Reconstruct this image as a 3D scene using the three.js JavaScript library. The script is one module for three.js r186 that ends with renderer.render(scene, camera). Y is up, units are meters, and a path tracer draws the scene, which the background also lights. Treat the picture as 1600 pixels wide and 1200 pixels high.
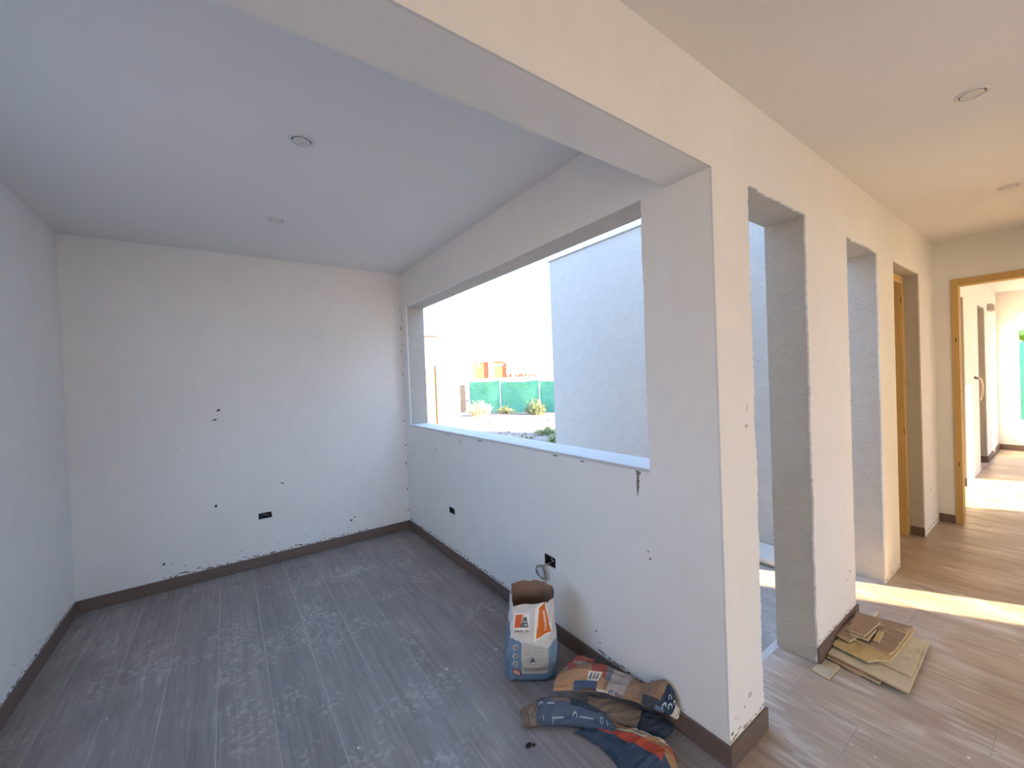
import * as THREE from 'three';
import { mergeGeometries, toCreasedNormals, mergeVertices } from 'three/addons/utils/BufferGeometryUtils.js';
import { RoundedBoxGeometry } from 'three/addons/geometries/RoundedBoxGeometry.js';

// x = along the corridor (to the right), y = up, z = -u, where u runs from the corridor into the room.
const scene = new THREE.Scene();
const camera = new THREE.PerspectiveCamera(87.34, 4 / 3, 0.05, 400);
camera.position.set(0, 1.45, 0);
camera.rotation.order = 'YXZ';
camera.rotation.set(-0.0128, -0.6183, -0.0392);
scene.add(camera);

const renderer = new THREE.WebGLRenderer({ antialias: true });
renderer.toneMapping = THREE.LinearToneMapping;
renderer.toneMappingExposure = 1.98;
renderer.shadowMap.enabled = true;

// clear evening sky: blue overhead, paler at the horizon, the same all round
{
  const w = 64, h = 128, d = new Float32Array(w * h * 4);
  for (let j = 0; j < h; j++) {
    const e = Math.max(0, ((j + 0.5) / h - 0.5) * 2), t = Math.pow(e, 0.5);
    for (let i = 0; i < w; i++) {
      const k = (j * w + i) * 4;
      d[k] = 0.94 - 0.60 * t; d[k + 1] = 1.15 - 0.40 * t; d[k + 2] = 1.46 + 0.04 * t; d[k + 3] = 1;
    }
  }
  const sky = new THREE.DataTexture(d, w, h, THREE.RGBAFormat, THREE.FloatType);
  sky.mapping = THREE.EquirectangularReflectionMapping;
  sky.magFilter = sky.minFilter = THREE.LinearFilter; sky.needsUpdate = true;
  scene.background = sky;
}
scene.backgroundIntensity = 1.42;

// low evening sun from behind the camera, to the right
const sun = new THREE.DirectionalLight(new THREE.Color().setRGB(1, 0.72, 0.41), 27);
sun.name = 'sun';
sun.position.set(3 + 0.55 * 30, 0.327 * 30, -1 + 30);
sun.target.position.set(3, 0, -1);
sun.castShadow = true; sun.shadow.mapSize.set(4096, 4096); sun.shadow.radius = 1.6;
Object.assign(sun.shadow.camera, { left: -45, right: 45, top: 30, bottom: -30, near: 0.5, far: 120 });
scene.add(sun, sun.target);

// ---------------------------------------------------------------- helpers
function rng(seed) { let a = seed >>> 0; return () => { a = (a + 0x6D2B79F5) | 0; let t = Math.imul(a ^ (a >>> 15), 1 | a); t = (t + Math.imul(t ^ (t >>> 7), 61 | t)) ^ t; return ((t ^ (t >>> 14)) >>> 0) / 4294967296; }; }
function hash(x, y) { let h = Math.imul(x, 374761393) + Math.imul(y, 668265263); h = Math.imul(h ^ (h >>> 13), 1274126177); return ((h ^ (h >>> 16)) >>> 0) / 4294967296; }
function noise(x, y) {
  const i = Math.floor(x), j = Math.floor(y), f = x - i, g = y - j, s = f * f * (3 - 2 * f), t = g * g * (3 - 2 * g);
  const a = hash(i, j), b = hash(i + 1, j), c = hash(i, j + 1), d = hash(i + 1, j + 1);
  return a + (b - a) * s + (c - a) * t + (a - b - c + d) * s * t;
}
function fbm(x, y, n = 4) { let s = 0, a = 0.5; for (let k = 0; k < n; k++) { s += a * noise(x, y); x = x * 2.03 + 17.1; y = y * 2.03 + 5.7; a *= 0.5; } return s / (1 - Math.pow(0.5, n)); }
const clamp = (x, a = 0, b = 1) => Math.min(b, Math.max(a, x));
const mix = (a, b, t) => a + (b - a) * t;
const step = (a, b, x) => { const t = clamp((x - a) / (b - a)); return t * t * (3 - 2 * t); };

function dataTex(w, h, fn, srgb = true) {
  const d = new Uint8Array(w * h * 4);
  for (let j = 0; j < h; j++) for (let i = 0; i < w; i++) {
    const c = fn(i, j), k = (j * w + i) * 4;
    d[k] = clamp(c[0], 0, 255); d[k + 1] = clamp(c[1], 0, 255); d[k + 2] = clamp(c[2], 0, 255); d[k + 3] = 255;
  }
  const t = new THREE.DataTexture(d, w, h, THREE.RGBAFormat);
  t.magFilter = THREE.LinearFilter; t.minFilter = THREE.LinearMipmapLinearFilter; t.generateMipmaps = true;
  t.wrapS = t.wrapT = THREE.RepeatWrapping;
  if (srgb) t.colorSpace = THREE.SRGBColorSpace;
  t.needsUpdate = true; return t;
}
function place(t, a, b, W, H) { const c = t.clone(); c.repeat.set(1 / W, 1 / H); c.offset.set(-a / W, -b / H); c.needsUpdate = true; return c; }
function uvMetres(g0) {                                   // uv in metres from the way each face points
  const g = g0.index ? g0.toNonIndexed() : g0, p = g.attributes.position, n = g.attributes.normal, uv = new Float32Array(p.count * 2);
  for (let i = 0; i < p.count; i++) {
    const nx = Math.abs(n.getX(i)), ny = Math.abs(n.getY(i)), nz = Math.abs(n.getZ(i));
    if (ny >= nx && ny >= nz) { uv[2 * i] = p.getX(i); uv[2 * i + 1] = -p.getZ(i); }
    else if (nx > nz) { uv[2 * i] = -p.getZ(i); uv[2 * i + 1] = p.getY(i); }
    else { uv[2 * i] = p.getX(i); uv[2 * i + 1] = p.getY(i); }
  }
  g.setAttribute('uv', new THREE.BufferAttribute(uv, 2)); return g;
}
function box(v0, v1, y0, y1, u0, u1) {
  const g = new THREE.BoxGeometry(v1 - v0, y1 - y0, u1 - u0); g.translate((v0 + v1) / 2, (y0 + y1) / 2, -(u0 + u1) / 2); return uvMetres(g);
}
function rbox(v0, v1, y0, y1, u0, u1, r = 0.003) {
  const g = new RoundedBoxGeometry(v1 - v0, y1 - y0, u1 - u0, 1, r); g.translate((v0 + v1) / 2, (y0 + y1) / 2, -(u0 + u1) / 2); return uvMetres(g);
}
const taken = {};
function numbered(name) { const n = taken[name] = (taken[name] ?? -1) + 1; return n ? `${name}_${String(n).padStart(3, '0')}` : name; }
function mesh(name, g, m, parent) {
  if (Array.isArray(g)) g = mergeGeometries(g.map((x) => (x.index ? x.toNonIndexed() : x)));
  const o = new THREE.Mesh(g, m); o.castShadow = o.receiveShadow = true;
  o.name = parent ? name : numbered(name); (parent ?? scene).add(o); return o;
}
function struct(name, g, m, label) { const o = mesh(name, g, m); o.userData.kind = 'structure'; if (label) o.userData.label = label; return o; }
function tag(o, label, category, group) { o.userData.label = label; o.userData.category = category; if (group) o.userData.group = group; return o; }
function thing(name, label, category, pos = [0, 0, 0], turn = 0, group) {
  const o = new THREE.Group(); o.name = numbered(name); o.position.set(pos[0], pos[1], -pos[2]); o.rotation.y = turn; scene.add(o); return tag(o, label, category, group);
}
const std = (o) => new THREE.MeshStandardMaterial(o);

// ---------------------------------------------------------------- measures
const H = 2.525, HEAD = 2.182, U0 = 0.75, UB = 0.93, V1 = 1.445, V1O = 1.625, V0 = -0.87, U1 = 3.88, VE = 5.27, VF = 10.17;

// ---------------------------------------------------------------- wall materials
const WHITE = [242, 241, 238];
function wallTex(W, Hh, res, marks, scuffs, seed, sc = [100, 90, 83]) {
  const w = Math.round(W * res), h = Math.round(Hh * res), r = rng(seed), list = marks.map((m) => [...m]);
  for (const [a, b, y, density] of scuffs) for (let x = a; x < b; x += 0.012 + r() * 0.03) {
    if (noise(x * 3 + seed, 2.5) < 0.62 - density * 0.3) continue;
    const tone = r();
    list.push([x, y + 0.004 + r() * r() * 0.022, 0.004 + r() * 0.014, 0.002 + r() * 0.004, (r() - 0.5) * 0.5, sc.map((x) => x + tone * 48)]);
    if (r() < 0.25) list.push([x + r() * 0.03, y + 0.02 + r() * 0.09, 0.002 + r() * 0.004, 0.0015 + r() * 0.003, r() * 3, [120, 112, 106]]);
  }
  for (let k = 0; k < W * Hh * 5; k++) list.push([r() * W, r() * Hh * 0.8, 0.001 + r() * 0.002, 0.001 + r() * 0.0015, r() * 3, [170, 166, 160]]);
  const t = dataTex(w, h, (i, j) => {
    const x = i / res, y = j / res;
    const m = 5 * (fbm(x * 1.7 + seed, y * 1.7, 3) - 0.5) + 4 * (fbm(x * 14, y * 9 + seed, 2) - 0.5) + 3 * (hash(i + seed * 91, j) - 0.5);
    const warm = 3 * (fbm(x * 0.9 + 9, y * 2.2 + seed, 2) - 0.5);
    return [WHITE[0] + m + warm, WHITE[1] + m, WHITE[2] + m - warm];
  });
  const d = t.image.data;
  for (const [cx, cy, rx, ry, rot, col] of list) {
    const R = Math.ceil(Math.max(rx, ry) * 1.5 * res) + 1, ci = Math.round(cx * res), cj = Math.round(cy * res), c = Math.cos(rot), s = Math.sin(rot);
    for (let j = cj - R; j <= cj + R; j++) for (let i = ci - R; i <= ci + R; i++) {
      if (i < 0 || j < 0 || i >= w || j >= h) continue;
      const dx = i / res - cx, dy = j / res - cy, q = Math.hypot((dx * c + dy * s) / rx, (-dx * s + dy * c) / ry) + 0.7 * (noise(i * 0.35 + cx * 99, j * 0.35) - 0.5);
      const a = clamp((1.15 - q) * 3.2), k = (j * w + i) * 4;
      if (a > 0) for (let n = 0; n < 3; n++) d[k + n] = mix(d[k + n], col[n], a);
    }
  }
  return t;
}
const DK = [58, 52, 50], MID = [120, 114, 110];
const texBack = wallTex(2.315, H, 560, [
  [0.815, 1.295, 0.012, 0.007, 0.4, DK], [0.79, 1.222, 0.016, 0.004, 0.3, DK], [1.225, 0.65, 0.017, 0.004, -0.5, MID], [0.77, 0.554, 0.01, 0.008, 0.5, DK],
  [0.45, 0.196, 0.01, 0.006, 0.5, DK], [1.76, 0.21, 0.012, 0.009, 0.6, MID], [1.79, 0.235, 0.007, 0.006, 0, MID], [0.55, 1.02, 0.004, 0.003, 0, MID], [1.4, 0.9, 0.003, 0.003, 0, MID],
  ...Array.from({ length: 10 }, (_, k) => [2.3, 0.15 + k * 0.225 + 0.06 * hash(k, 3), 0.003 + 0.004 * hash(k, 1), 0.004 + 0.014 * hash(k, 2), 0, [156, 150, 145]]),
], [[0, 0.5, 0.084, 0.4], [0.45, 2.3, 0.084, 1]], 3);
const texWin = wallTex(3.13, H, 560, [
  [0.362, 1.02, 0.012, 0.014, 0, [130, 124, 116]], [0.364, 0.975, 0.007, 0.05, 0.05, [128, 122, 114]], [0.323, 0.688, 0.004, 0.004, 0, DK], [0.315, 0.658, 0.004, 0.004, 0, DK],
  [2.46, 0.855, 0.05, 0.002, -0.7, MID], [2.0, 0.98, 0.003, 0.03, 0, MID], [0.7, 1.02, 0.02, 0.003, 0, MID], [0.9, 1.023, 0.03, 0.003, 0, MID], [1.7, 1.02, 0.04, 0.003, 0, MID], [2.2, 1.02, 0.02, 0.003, 0.2, MID],
  [0.03, 0.13, 0.006, 0.03, 0.5, [96, 88, 82]], [0.07, 0.115, 0.02, 0.008, 0.6, [96, 88, 82]],
  ...Array.from({ length: 9 }, (_, k) => [3.115, 0.12 + k * 0.24 + 0.08 * hash(k, 7), 0.003 + 0.004 * hash(k, 5), 0.004 + 0.014 * hash(k, 6), 0, [156, 150, 145]]),
], [[0, 3.13, 0.084, 1.1]], 7);
const texLeft = wallTex(3.13, H, 400, [], [[0, 3.13, 0.084, 1]], 11);
const texCor = wallTex(3.825, H, 500, [
  [0.02, 0.115, 0.01, 0.006, 0.6, [110, 100, 92]], [0.16, 0.19, 0.014, 0.01, 0, [196, 189, 182]], [0.2, 1.23, 0.012, 0.006, 0, [196, 186, 176]],
  [0.21, 1.3, 0.02, 0.004, 1.2, [206, 196, 186]], [1.36, 0.3, 0.01, 0.006, 0, [150, 140, 132]], [1.3, 0.27, 0.008, 0.004, 0, [150, 140, 132]], [3.5, 0.35, 0.02, 0.01, 0, [190, 180, 160]],
], [[0.0, 0.27, 0.084, 0.9], [0.86, 1.44, 0.084, 0.9], [2.06, 2.45, 0.01, 1.6], [3.25, 3.82, 0.02, 1.4]], 19, [158, 134, 112]);
const bumpPlaster = dataTex(512, 512, (i, j) => { const n = 128 + 60 * (fbm(i / 40, j / 40, 3) - 0.5) + 30 * (hash(i, j) - 0.5); return [n, n, n]; }, false);
const stuccoBump = dataTex(1024, 1024, (i, j) => {
  const x = i / 1024, y = j / 1024, n = fbm(x * 64, y * 64, 3), m = step(0.45, 0.75, noise(x * 90 + 40, y * 90)), c = 70 + 110 * n + 60 * m + 26 * (hash(i, j) - 0.5); return [c, c, c];
}, false);
const stuccoMap = dataTex(512, 512, (i, j) => { const n = 8 * (fbm(i / 30, j / 30, 3) - 0.5) + 10 * (hash(i, j + 5000) - 0.5); return [190 + n, 186 + n, 178 + n]; });
function plaster(tex, a, W, Hh = H) { return std({ map: place(tex, a, 0, W, Hh), roughness: 0.88, bumpMap: place(bumpPlaster, 0, 0, 0.8, 0.8), bumpScale: 0.0012 }); }
const mBack = plaster(texBack, V0, 2.315), mWin = plaster(texWin, U0, 3.13), mLeft = plaster(texLeft, U0, 3.13), mCor = plaster(texCor, V1, 3.825);
const mStucco = std({ map: place(stuccoMap, 0, 0, 0.9, 0.9), roughness: 0.95, bumpMap: place(stuccoBump, 0, 0, 0.8, 0.8), bumpScale: 0.0045 });
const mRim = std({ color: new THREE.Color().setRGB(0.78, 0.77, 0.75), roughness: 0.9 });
const mCeil = std({ color: new THREE.Color().setRGB(0.86, 0.855, 0.84), roughness: 0.9, bumpMap: place(bumpPlaster, 0, 0, 0.8, 0.8), bumpScale: 0.001 });

// ---------------------------------------------------------------- floor
const ROW0 = 0.12, PW = 0.21, PL = 1.2;
const JOINT = { 0: 3.22, 1: 2.78, 2: 1.67, 3: 2.69, 4: 1.665, 5: 2.2, '-1': 2.45, '-2': 3.0, '-3': 1.9, '-4': 2.6, '-5': 3.3, 10: 0.2, 11: 0.66 };
const jointOf = (r) => { const j = JOINT[r] ?? hash(r + 50, 77) * PL; return j - Math.floor(j / PL) * PL; };
const plankOf = (v, u) => { const r = Math.floor((v - ROW0) / PW); return [r, Math.floor((u - jointOf(r)) / PL)]; };
function floorTex(v0, v1, u0, u1, res, dusty, seed, base) {
  return dataTex(Math.round((v1 - v0) * res), Math.round((u1 - u0) * res), (i, j) => {
    const v = v0 + i / res, u = u0 + j / res, [r, k] = plankOf(v, u), id = hash(r + 40, k + 90), id2 = hash(r + 7, k + 33);
    const s = id * 60;
    let g = 0.55 * (fbm(v * 70 + s, u * 3.2 + s, 3) - 0.5) + 0.45 * (fbm(v * 190 + s, u * 9, 2) - 0.5) + 0.25 * (fbm(v * 16, u * 1.4 + s, 2) - 0.5);
    let c = [base[0] + 12 * (id - 0.5), base[1] + 11 * (id - 0.5), base[2] + 11 * (id - 0.5)].map((x, n) => x + g * 46 + (n === 0 ? 3 : n === 2 ? -2 : 0) * (id2 - 0.5));
    // cement dust: blotches, smears along the boards and crumbs
    const sm = step(0.5, 0.8, fbm(v * 9 + seed, u * 2.2, 4)), bl = step(0.52, 0.74, fbm(v * 2.6 + 31 + seed, u * 2.1 + 3, 4)), st = step(0.55, 0.82, fbm(v * 60 + seed, u * 7 + 4, 3));
    let d = dusty * (0.16 + 0.30 * bl + 0.22 * sm + 0.5 * st * (0.35 + bl));
    if (dusty > 1) d += 0.42 * step(0.57, 0.72, fbm(v * 11 + 5, u * 5 + 8, 4)) * step(0.4, 0.6, fbm(v * 55, u * 8, 2));
    else { d += 0.30 * step(0.55, 0.66, fbm(v * 5 + 60, u * 5 + 8, 4)) * step(0.50, 0.7, fbm(v * 60, u * 60, 2)); const a = Math.hypot((v - 0.72) / 0.28, (u - 3.28) / 0.09); d += 0.45 * clamp(1.2 - a) * step(0.5, 0.62, fbm(v * 70, u * 90, 2)); }
    d = clamp(d, 0, 0.85);
    c = [mix(c[0], 204, d), mix(c[1], 197, d), mix(c[2], 190, d)];
    const sp = hash(i + 13 * seed, j * 3 + 1); if (sp > 0.9988) c = [205, 198, 190];
    return c;
  });
}
const texFloorRoom = floorTex(V0, V1, -0.6, U1, 420, 0.5, 2, [136, 128, 126]), texFloorCor = floorTex(1.38, 5.16, -0.3, 0.96, 520, 1.25, 5, [160, 138, 118]);
const floorBump = dataTex(512, 512, (i, j) => { const n = 128 + 90 * (fbm(i / 7, j / 90, 3) - 0.5) + 60 * (fbm(i / 2.5, j / 24, 2) - 0.5); return [n, n, n]; }, false);
const floorRough = dataTex(512, 512, (i, j) => { const n = 150 + 110 * (fbm(i / 60, j / 90, 4) - 0.5) + 50 * (fbm(i / 4, j / 30, 2) - 0.5); return [n, n, n]; }, false);
const floorCommon = { roughness: 0.82, roughnessMap: place(floorRough, 0, 0, 0.63, 0.9), bumpMap: place(floorBump, 0, 0, 0.42, 0.8), bumpScale: 0.0012 };
const mFloorRoom = std({ map: place(texFloorRoom, V0, -0.6, V1 - V0, U1 + 0.6), ...floorCommon });
const mFloorCor = std({ map: place(texFloorCor, 1.38, -0.3, 3.78, 1.26), ...floorCommon });
const mGrout = std({ color: 0xc9c2ba, roughness: 0.95 });
const floor = struct('floor', [box(V0 - 0.18, VF + 0.18, -0.25, -0.0012, -3.4, UB), box(V0 - 0.18, V1O, -0.25, -0.0012, UB, U1 + 0.18), box(3.52, VF + 0.18, -0.25, -0.0012, UB, 3.98)], mGrout, 'grey-brown wood-look plank tiles with pale dusty joints');
function planks(v0, v1, u0, u1, m) {
  const g = 0.0014;
  for (let r = Math.floor((v0 - ROW0) / PW); ROW0 + r * PW < v1 - 0.004; r++) {
    const a = Math.max(v0, ROW0 + r * PW + g), b = Math.min(v1, ROW0 + (r + 1) * PW - g), j0 = jointOf(r);
    if (b - a < 0.004) continue;
    for (let k = Math.floor((u0 - j0) / PL); j0 + k * PL < u1 - 0.004; k++) {
      const c = Math.max(u0, j0 + k * PL + g), d = Math.min(u1, j0 + (k + 1) * PL - g);
      if (d - c > 0.004) mesh('plank', box(a, b, -0.01, 0.0004 * hash(r + 9, k + 20), c, d), m, floor);
    }
  }
}
planks(V0, V1, -0.6, U1, mFloorRoom);
planks(V1, VE + 0.1, -0.29, UB - 0.01, mFloorCor);
planks(VE + 0.1, VF, -1.1, U0, mFloorCor);
mesh('outer_tiles', [box(V0, V1 + 1.3, -0.01, 0, -3.2, -0.6), box(V1 + 1.3, VE, -0.01, 0, -2.25, -0.29), box(V1, V1 + 1.3, -0.01, 0, -0.6, -0.29), box(VE + 0.1, VF, -0.01, 0, -2.25, -1.1)], mFloorCor, floor);

// ---------------------------------------------------------------- walls
const rr = rng(41);
function ragged(pts, x0, y0, x1, y1, amp, stepLen = 0.016) {   // a broken plaster edge from (x0, y0) to (x1, y1), ends exact
  const L = Math.hypot(x1 - x0, y1 - y0), n = Math.max(1, Math.round(L / stepLen)), nx = -(y1 - y0) / L, ny = (x1 - x0) / L;
  for (let k = 0; k < n; k++) {
    const t = k / n, w = k ? amp * ((rr() - 0.5) * 1.1 + 1.6 * (noise(x0 * 31 + y0 * 17 + t * L * 9, 4.4) - 0.5) + (rr() < 0.06 ? (rr() - 0.5) * 2.4 : 0)) : 0;
    pts.push(new THREE.Vector2(mix(x0, x1, t) + nx * w, mix(y0, y1, t) + ny * w));
  }
}
function outline(list) {                                    // [x, y, amp of the edge that follows]
  const pts = [];
  list.forEach(([x, y, a], i) => { const [x1, y1] = list[(i + 1) % list.length]; if (a) ragged(pts, x, y, x1, y1, a); else pts.push(new THREE.Vector2(x, y)); });
  return pts;
}
const extrude = (pts, holes, depth) => { const s = new THREE.Shape(pts); for (const h of holes) s.holes.push(new THREE.Path(h)); return new THREE.ExtrudeGeometry(s, { depth, bevelEnabled: false, steps: 1 }); };

// wall beside the corridor: beam over the wide opening, three slots, a doorway, then the far room's openings
const corList = [
  [V0, HEAD, 0], [V1, HEAD, 0.0012], [V1, 0, 0], [1.72, 0, 0.008], [1.72, HEAD, 0.007], [2.3, HEAD, 0.009], [2.3, 0, 0], [2.89, 0, 0.006], [2.9, HEAD, 0.009], [3.5, HEAD, 0.006], [3.5, 0, 0],
  [3.88, 0, 0.003], [3.9, HEAD, 0.002], [4.69, HEAD, 0.002], [4.69, 0, 0], [5.6, 0, 0], [5.6, HEAD, 0], [6.94, HEAD, 0], [6.94, 0, 0], [8.05, 0, 0], [8.05, HEAD, 0], [8.75, HEAD, 0], [8.75, 0, 0], [VF + 0.18, 0, 0], [VF + 0.18, H, 0], [V0, H, 0],
];
const corPts = outline(corList);
{
  const g = extrude(corPts, [], 0.008); g.translate(0, 0, -U0 - 0.008);
  const w = struct('wall_corridor', g, [mCor, mRim], 'cream plastered wall with tall rough-edged slot openings and a beam');
  const lean = (l, m, n) => { const q = extrude(l.map(([x, y]) => new THREE.Vector2(x, y)), [], 0.172); q.translate(0, 0, -UB); mesh(n, uvMetres(q), m, w); };
  lean([[V0, HEAD], [V1, HEAD], [V1, 0], [1.6, 0], [1.6, H], [V0, H]], mCor, 'beam');
  lean([[1.6, 0], ...corList.slice(3, -1), [1.6, H]], mStucco, 'outer_leaf');
}
// wall with the window hole; (u, y) outline, extruded through the wall
const winHole = outline([[1.053, 1.041, 0.003], [3.753, 1.041, 0.0015], [3.753, HEAD, 0.001], [1.053, HEAD, 0.004]]);
const rectPath = (a, b, c, d, amp) => outline([[a, c, amp], [b, c, amp], [b, d, amp], [a, d, amp]]);
const turnWall = (g, v) => { g.applyMatrix4(new THREE.Matrix4().set(0, 0, 1, v, 0, 1, 0, 0, -1, 0, 0, 0, 0, 0, 0, 1)); return g; };
{
  const o = [[UB, 0], [U1 + 0.18, 0], [U1 + 0.18, H], [UB, H]].map(([a, b]) => new THREE.Vector2(a, b));
  const g = turnWall(extrude(o, [winHole, rectPath(2.885, 2.985, 0.383, 0.433, 0.003), rectPath(1.685, 1.78, 0.388, 0.448, 0.003)], 0.012), V1);
  const w = struct('wall_right', g, [mWin, mRim], 'white plastered wall with a large unglazed window opening');
  mesh('block_leaf', uvMetres(turnWall(extrude(o, [[[1.053, 1.041], [3.753, 1.041], [3.753, HEAD], [1.053, HEAD]], [[2.885, 0.383], [2.985, 0.383], [2.985, 0.433], [2.885, 0.433]], [[1.685, 0.388], [1.78, 0.388], [1.78, 0.448], [1.685, 0.448]]].map((h) => h.map(([a, b]) => new THREE.Vector2(a, b))), 0.048), V1 + 0.012)), mStucco, w);
  mesh('outer_leaf', uvMetres(turnWall(extrude(o, [[[1.053, 1.041], [3.753, 1.041], [3.753, HEAD], [1.053, HEAD]].map(([a, b]) => new THREE.Vector2(a, b))], 0.12), V1 + 0.06)), mStucco, w);
  // smooth mortar bed on the sill
  const s = rbox(V1 - 0.004, V1O + 0.01, 1.041 - 0.012, 1.046, 1.05, 3.756, 0.006); mesh('sill', s, std({ color: new THREE.Color().setRGB(0.78, 0.78, 0.77), roughness: 0.8, bumpMap: place(stuccoBump, 0, 0, 0.8, 0.8), bumpScale: 0.002 }), w);
}
{
  const o = [[V0 - 0.18, 0], [V1, 0], [V1, H], [V0 - 0.18, H]].map(([a, b]) => new THREE.Vector2(a, b));
  const g = extrude(o, [rectPath(0.175, 0.27, 0.384, 0.433, 0.003)], 0.06); g.translate(0, 0, -U1 - 0.06);
  const w = struct('wall_back', g, [mBack, mRim], 'white scuffed plaster wall at the end of the small room');
  mesh('outer_leaf', box(V0 - 0.18, V1, 0, H, U1 + 0.06, U1 + 0.18), mStucco, w);
}
struct('wall_left', [box(V0 - 0.18, V0, 0, H, 2.45, U1), box(V0 - 0.18, V0, HEAD, H, 1.15, 2.45), box(V0 - 0.18, V0, 0, 0.9, 1.15, 2.45), box(V0 - 0.18, V0, 0, H, -0.6, 1.15), box(V0 - 0.18, V0, 0, H, -3.4, -0.6)], mLeft, 'plain white plaster wall with dark skirting');  // window hole out of view, added to bring sky light into the room

// wall across the corridor end, with the doorway into the far room
{
  const o = outline([[-2.25, 0, 0], [-0.222, 0, 0], [-0.222, 2.173, 0], [0.644, 2.173, 0], [0.644, 0, 0], [U0, 0, 0], [U0, H, 0], [-2.25, H, 0]]);
  const g = turnWall(extrude(o, [], 0.1), VE); struct('wall_corridor_end', g, [mCor, mCor], 'cream plastered wall around the pine doorway');
  const e = outline([[-2.25, 0, 0], [U0, 0, 0], [U0, H, 0], [-2.25, H, 0]]);
  const g2 = turnWall(extrude(e, [outline([[-0.95, 0.481, 0.004], [0.535, 0.481, 0.003], [0.535, 2.19, 0.003], [-0.95, 2.19, 0.003]])], 0.18), VF);
  struct('wall_far', g2, [mCor, mStucco], 'cream wall with a window opening at the end of the far room');
}
// unseen corridor side, front and living walls, their openings shaped to let light in
{
  const o = outline([[2.6, HEAD, 0], [4.09, HEAD, 0], [4.09, 0, 0], [4.4, 0, 0], [4.4, HEAD, 0], [VE, HEAD, 0], [VE, H, 0], [2.6, H, 0]]);
  const g = extrude(o, [], 0.1); g.translate(0, 0, 0.29); struct('wall_corridor_side', g, [mCor, mCor]);
  const f = outline([[2.6, 0, 0],  [4.83, 0, 0], [4.83, HEAD, 0], [VE - 0.02, HEAD, 0], [VE - 0.02, 0, 0], [7.54, 0, 0], [7.54, HEAD, 0], [9.19, HEAD, 0], [9.19, 0, 0], [VF + 0.18, 0, 0], [VF + 0.18, H, 0], [2.6, H, 0]]);
  const g2 = extrude(f, [outline([[2.9, 1.45, 0], [3.62, 1.45, 0], [3.62, HEAD, 0], [2.9, HEAD, 0]])], 0.18); g2.translate(0, 0, 2.25); struct('wall_front', g2, [mCor, mStucco]);
  const l = outline([[V0, 0, 0], [-0.75, 0, 0], [-0.75, HEAD, 0], [-0.1, HEAD, 0], [-0.1, 0, 0], [0.5, 0, 0], [0.5, HEAD, 0], [2.3, HEAD, 0], [2.3, 0, 0], [2.7, 0, 0], [2.7, H, 0], [V0, H, 0]]);
  const g3 = extrude(l, [], 0.18); g3.translate(0, 0, 3.2); struct('wall_living_front', g3, [mCor, mStucco]);
  struct('wall_sun_block', box(2.7, 2.88, -0.3, 3.7, -8.6, -3.38), mStucco);  // unseen wall, added to keep direct sun out of the living room opening
  struct('wall_living_side', box(2.6, 2.7, 0, H, -3.2, -0.39), mCor);
}
struct('ceiling', [box(V0 - 0.18, VF + 0.18, H, 2.86, -3.4, UB), box(V0 - 0.18, V1O, H, 2.86, UB, U1 + 0.18), box(3.52, VF + 0.18, H, 2.86, UB, 3.98), box(0.6, VF + 0.18, 2.86, 4.25, -2.2, 0.92), box(1.46, 1.62, 2.86, 3.14, 0.92, U1 + 0.18)], mCeil, 'plain off-white plaster ceiling, with added unseen blocks above against the sun');  // the raised boxes on top are added out of view to shade the courtyard

// rendered wall of the wing across the courtyard
{
  const w = struct('wall_courtyard', box(3.5, 3.68, -0.2, 2.95, UB, 3.98), mStucco, 'rough white rendered outer wall across the courtyard');
  mesh('coping', rbox(3.475, 3.70, 2.955, 2.995, UB, 4.01, 0.006), std({ color: new THREE.Color().setRGB(0.78, 0.775, 0.76), roughness: 0.7 }), w);
  struct('wall_wing_back', box(3.68, VF + 0.18, -0.2, 2.95, 3.8, 3.98), mStucco);
  struct('wall_wing_side', box(VF, VF + 0.18, -0.2, 2.95, UB, 3.8), mStucco);
}

// ---------------------------------------------------------------- skirting
const texWood = dataTex(512, 256, (i, j) => { const g = 30 * (fbm(i / 90, j / 5, 3) - 0.5) + 18 * (fbm(i / 20, j / 1.6, 2) - 0.5); return [112 + g, 95 + g, 87 + g]; });
const mSkirt = std({ map: place(texWood, 0, 0, 0.9, 0.12), roughness: 0.55 });
function baseboard(name, a, b, along, at, side, y1 = 0.082, label) {     // along 'v' or 'u'
  const t = 0.011, [lo, hi] = side > 0 ? [at, at + t] : [at - t, at];
  return struct(name, along === 'v' ? rbox(a, b, 0.001, y1, lo, hi, 0.002) : rbox(lo, hi, 0.001, y1, a, b, 0.002), mSkirt, label);
}
baseboard('baseboard_back', V0, V1, 'v', U1, -1, 0.084, 'dark brown skirting along the scuffed back wall');
baseboard('baseboard_left', -0.5, U1 - 0.012, 'u', V0, 1, 0.084, 'dark brown skirting along the left wall');
baseboard('baseboard_right', U0 - 0.011, U1 - 0.012, 'u', V1, -1, 0.084, 'dark brown skirting under the window opening');
baseboard('baseboard_pier_1', V1, 1.732, 'v', U0, -1, 0.084);
baseboard('baseboard_pier_2', 2.292, 2.9, 'v', U0, -1, 0.084);
baseboard('baseboard_doorway', U0, 0.833, 'u', 4.69, -1, 0.075);
baseboard('baseboard_end', 0.648, U0 - 0.004, 'u', VE, -1, 0.075);
baseboard('baseboard_far_1', U0, 0.87, 'u', 6.94, -1, 0.09);
baseboard('baseboard_far_2', U0, 0.87, 'u', 8.75, -1, 0.09);
baseboard('baseboard_far_3', 8.76, VF, 'v', U0, -1, 0.09);
baseboard('baseboard_far_4', -2.2, U0 - 0.012, 'u', VF, -1, 0.09);

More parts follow.
